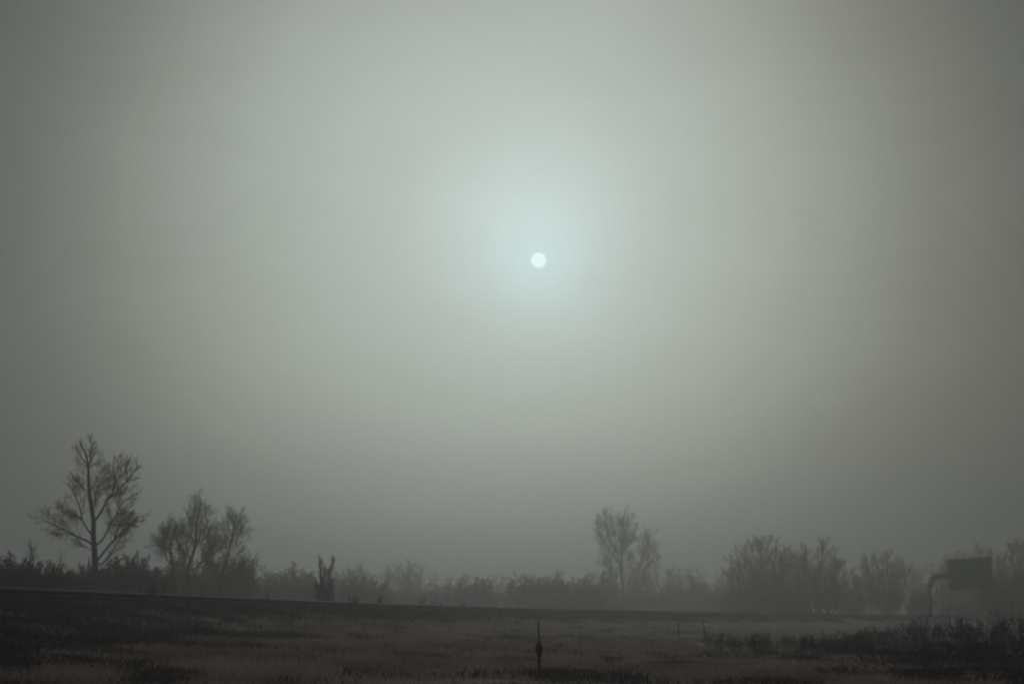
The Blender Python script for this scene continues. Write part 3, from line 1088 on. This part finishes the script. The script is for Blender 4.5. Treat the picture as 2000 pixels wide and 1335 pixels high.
for i in range(0, len(by), 2):
    if cnt >= 96: break
    cnt += 1
    if post_proto is None:
        # C-shaped sigma post, 110 x 55 mm
        pp = [(-.055, -.03), (.055, -.03), (.055, -.02), (-.045, -.02), (-.045, .02), (.055, .02), (.055, .03), (-.055, .03)]
        pv = [(a, b, -.5) for a, b in pp] + [(a, b, .72) for a, b in pp]
        q = [[k, (k + 1) % 8, 8 + (k + 1) % 8, 8 + k] for k in range(8)]
        post_proto = mesh_obj('post', pv, [np.array(q), np.array([[8, 9, 10, 11], [8, 11, 12, 15], [12, 13, 14, 15]])], 4, STEEL, gr0, smooth=False)
        o = post_proto
    else:
        o = post_proto.copy(); COL.objects.link(o); o.parent = gr0
    o.location = (bx_[i] - fx[i] * .012 - gr0.location.x, by[i] - fy[i] * .012 - gr0.location.y, 0)
    o.rotation_euler.z = -math.atan(float(bs[i]))

# ------------------------------------------------------------------ road sign on its curved mast
SD = 200.0
def sp(px, py): return at(px, py, SD)
sx0 = sp(1817, 1200)[0]; sz0 = gz(sx0, SD)
sg = empty('road_sign', (sx0, SD, sz0))
tag(sg, 'large dark road sign board hung from a curved tubular mast, fading in the fog', 'road sign')
def sl(px, py, dy=0.0):
    p = sp(px, py); return (p[0] - sx0, dy, p[2] - sz0)
mp = [(0, 0, -.4), sl(1817, 1170), sl(1817, 1150), sl(1818, 1141), sl(1821, 1132), sl(1828, 1126), sl(1838, 1124), sl(1850, 1123.5), sl(1875, 1123), sl(1922, 1122)]
mp[1] = (0, 0, mp[1][2]); mp[2] = (0, 0, mp[2][2])
mp = smooth_path(mp, 4)
V, Q = tubes([(mp, [0.33] * len(mp))], 16)
mesh_obj('mast', V, Q, 4, MAST, sg)
fl = [(0.55 * math.cos(k * math.pi / 8), 0.55 * math.sin(k * math.pi / 8)) for k in range(16)]
pv = [(a, b, -.3) for a, b in fl] + [(a, b, .12) for a, b in fl]
mesh_obj('base_plate', pv, [np.array([[k, (k + 1) % 16, 16 + (k + 1) % 16, 16 + k] for k in range(16)]), np.array([[16 + k for k in range(16)]])], 4, MAST, sg, smooth=False)


def box(lo, hi):
    x0, y0, z0 = lo; x1, y1, z1 = hi
    v = [(x0, y0, z0), (x1, y0, z0), (x1, y1, z0), (x0, y1, z0), (x0, y0, z1), (x1, y0, z1), (x1, y1, z1), (x0, y1, z1)]
    f = np.array([[0, 3, 2, 1], [4, 5, 6, 7], [0, 1, 5, 4], [1, 2, 6, 5], [2, 3, 7, 6], [3, 0, 4, 7]])
    return np.array(v), f


def boxes(lst):
    V, Fs, b = [], [], 0
    for lo, hi in lst:
        v, f = box(lo, hi); V.append(v); Fs.append(f + b); b += 8
    return np.concatenate(V), np.concatenate(Fs)


b0, b1 = sl(1853, 1150), sl(1930, 1093)
V, Q = boxes([((b0[0], -.62, b0[2]), (b1[0], -.50, b1[2]))])
V[[5, 6], 2] += .25; V[[1, 2], 2] += .12; V[[1, 5], 1] -= 0.5; V[[2, 6], 1] -= 0.5
bd = mesh_obj('board', V, Q, 4, BOARD, sg, smooth=False)
rim = []
V, Q = boxes([((b0[0] - .06, -.66, b1[2] - .02), (b1[0] + .06, -.46, b1[2] + .09)), ((b0[0] - .06, -.66, b0[2] - .09), (b1[0] + .06, -.46, b0[2] + .02)),
              ((b0[0] - .09, -.66, b0[2] - .09), (b0[0] + .01, -.46, b1[2] + .09)), ((b1[0] - .01, -.66, b0[2] - .09), (b1[0] + .09, -.46, b1[2] + .09))])
span = b1[0] - b0[0]
t_ = (V[:, 0] - b0[0]) / span
V[:, 1] -= .5 * t_
V[:, 2] += t_ * np.where(V[:, 2] > (b0[2] + b1[2]) / 2, .25, .12)
mesh_obj('rim', V, Q, 4, MAST, bd, smooth=False)
for k in range(3):
    xk = b0[0] + span * (.18 + .32 * k)
    V, Q = boxes([((xk - .06, -.50 - .5 * (.18 + .32 * k) + .005, b0[2] + .3), (xk + .06, -.2, b1[2] - .2))])
    mesh_obj('bracket', V, Q, 4, MAST, sg, smooth=False)

# ------------------------------------------------------------------ fence posts in the field
def fence_post(px, top, depth, label, width, rod=None, knot=False, lean=0.0):
    x = at(px, 1300, depth)[0]; z = gz(x, depth)
    root = empty('fence_post', (x, depth, z))
    tag(root, label, 'fence post', 'old fence posts crossing the field')
    H = at(px, top, depth)[2] - z
    rnd = random.Random(int(px))
    if rod:
        Hs = at(px, rod, depth)[2] - z
    else:
        Hs = H
    n = 9
    pts = [(lean * i / n + rnd.gauss(0, .003), rnd.gauss(0, .003), -.35 + (Hs + .35) * i / n) for i in range(n + 1)]
    rad = [width * rnd.uniform(.92, 1.08) * (1.0 - .12 * i / n) for i in range(n + 1)]
    pts.append((pts[-1][0], pts[-1][1], pts[-1][2] + .012)); rad.append(width * .45)
    V, Q = tubes([(pts, rad)], 9)
    mesh_obj('stake', V, [Q, np.array([[len(V) - 9 + k for k in range(9)]])], 4, POST, root)
    if rod:
        p0 = pts[-3]
        rp = smooth_path([(p0[0], p0[1] - width, p0[2] - .1), (p0[0] - .004, p0[1], p0[2] + (H - Hs) * .4), (p0[0] - .024, p0[1], H)], 4)
        V, Q = tubes([(rp, taper(len(rp), .017, .011))], 7)
        mesh_obj('rod', V, Q, 4, RUST, root)
    if knot:
        c = pts[-2]
        kn = []
        for j in range(26):
            a = rnd.uniform(0, 6.28)
            zz_ = c[2] + rnd.uniform(-.15, .02)
            rr_ = .026 + .018 * math.exp(-((zz_ - c[2] + .06) / .07) ** 2)
            arc = [(c[0] + math.cos(a + t) * rr_ * rnd.uniform(.85, 1.15), c[1] + math.sin(a + t) * rr_, zz_ + t * .008 + rnd.gauss(0, .012)) for t in (0, .9, 1.8, 2.7, 3.6, 4.5)]
            kn.append((smooth_path(arc, 2), [.011] * 11))
        V, Q = tubes(kn, 5)
        mesh_obj('wrapping', V, Q, 4, PLASTIC, root)
    return root


fence_post(1053.5, 1212, 25, 'nearest dark stake with a thin rod on top and a dark lump at the joint', .028, rod=1263, knot=True)
fence_post(1326, 1204, 80, 'plain thin stake standing between the nearest stake and the dark weeds', .030, lean=.02)
fence_post(1376, 1208, 98, 'faint plain thin stake farthest out, close to the dark weeds', .026)

# ------------------------------------------------------------------ the fog itself
zb = float(GZ.min()) - 1.0
V, Q = box((-1500, -1500, zb), (1500, 1500, 26.5))
hz = bpy.data.materials.new('haze')
hz.use_nodes = True
hn = hz.node_tree
hn.nodes.clear()
ho = hn.nodes.new('ShaderNodeOutputMaterial')
hv = hn.nodes.new('ShaderNodeVolumePrincipled')
hv.inputs['Color'].default_value = (0.625, 0.645, 0.637, 1)
hv.inputs['Density'].default_value = HAZE_DENSITY
hv.inputs['Anisotropy'].default_value = HAZE_G
hn.links.new(hv.outputs[0], ho.inputs['Volume'])
haze = mesh_obj('haze', V, Q, 4, hz, smooth=False)
tag(haze, 'grey morning fog filling the air over the field', 'fog', kind='stuff')
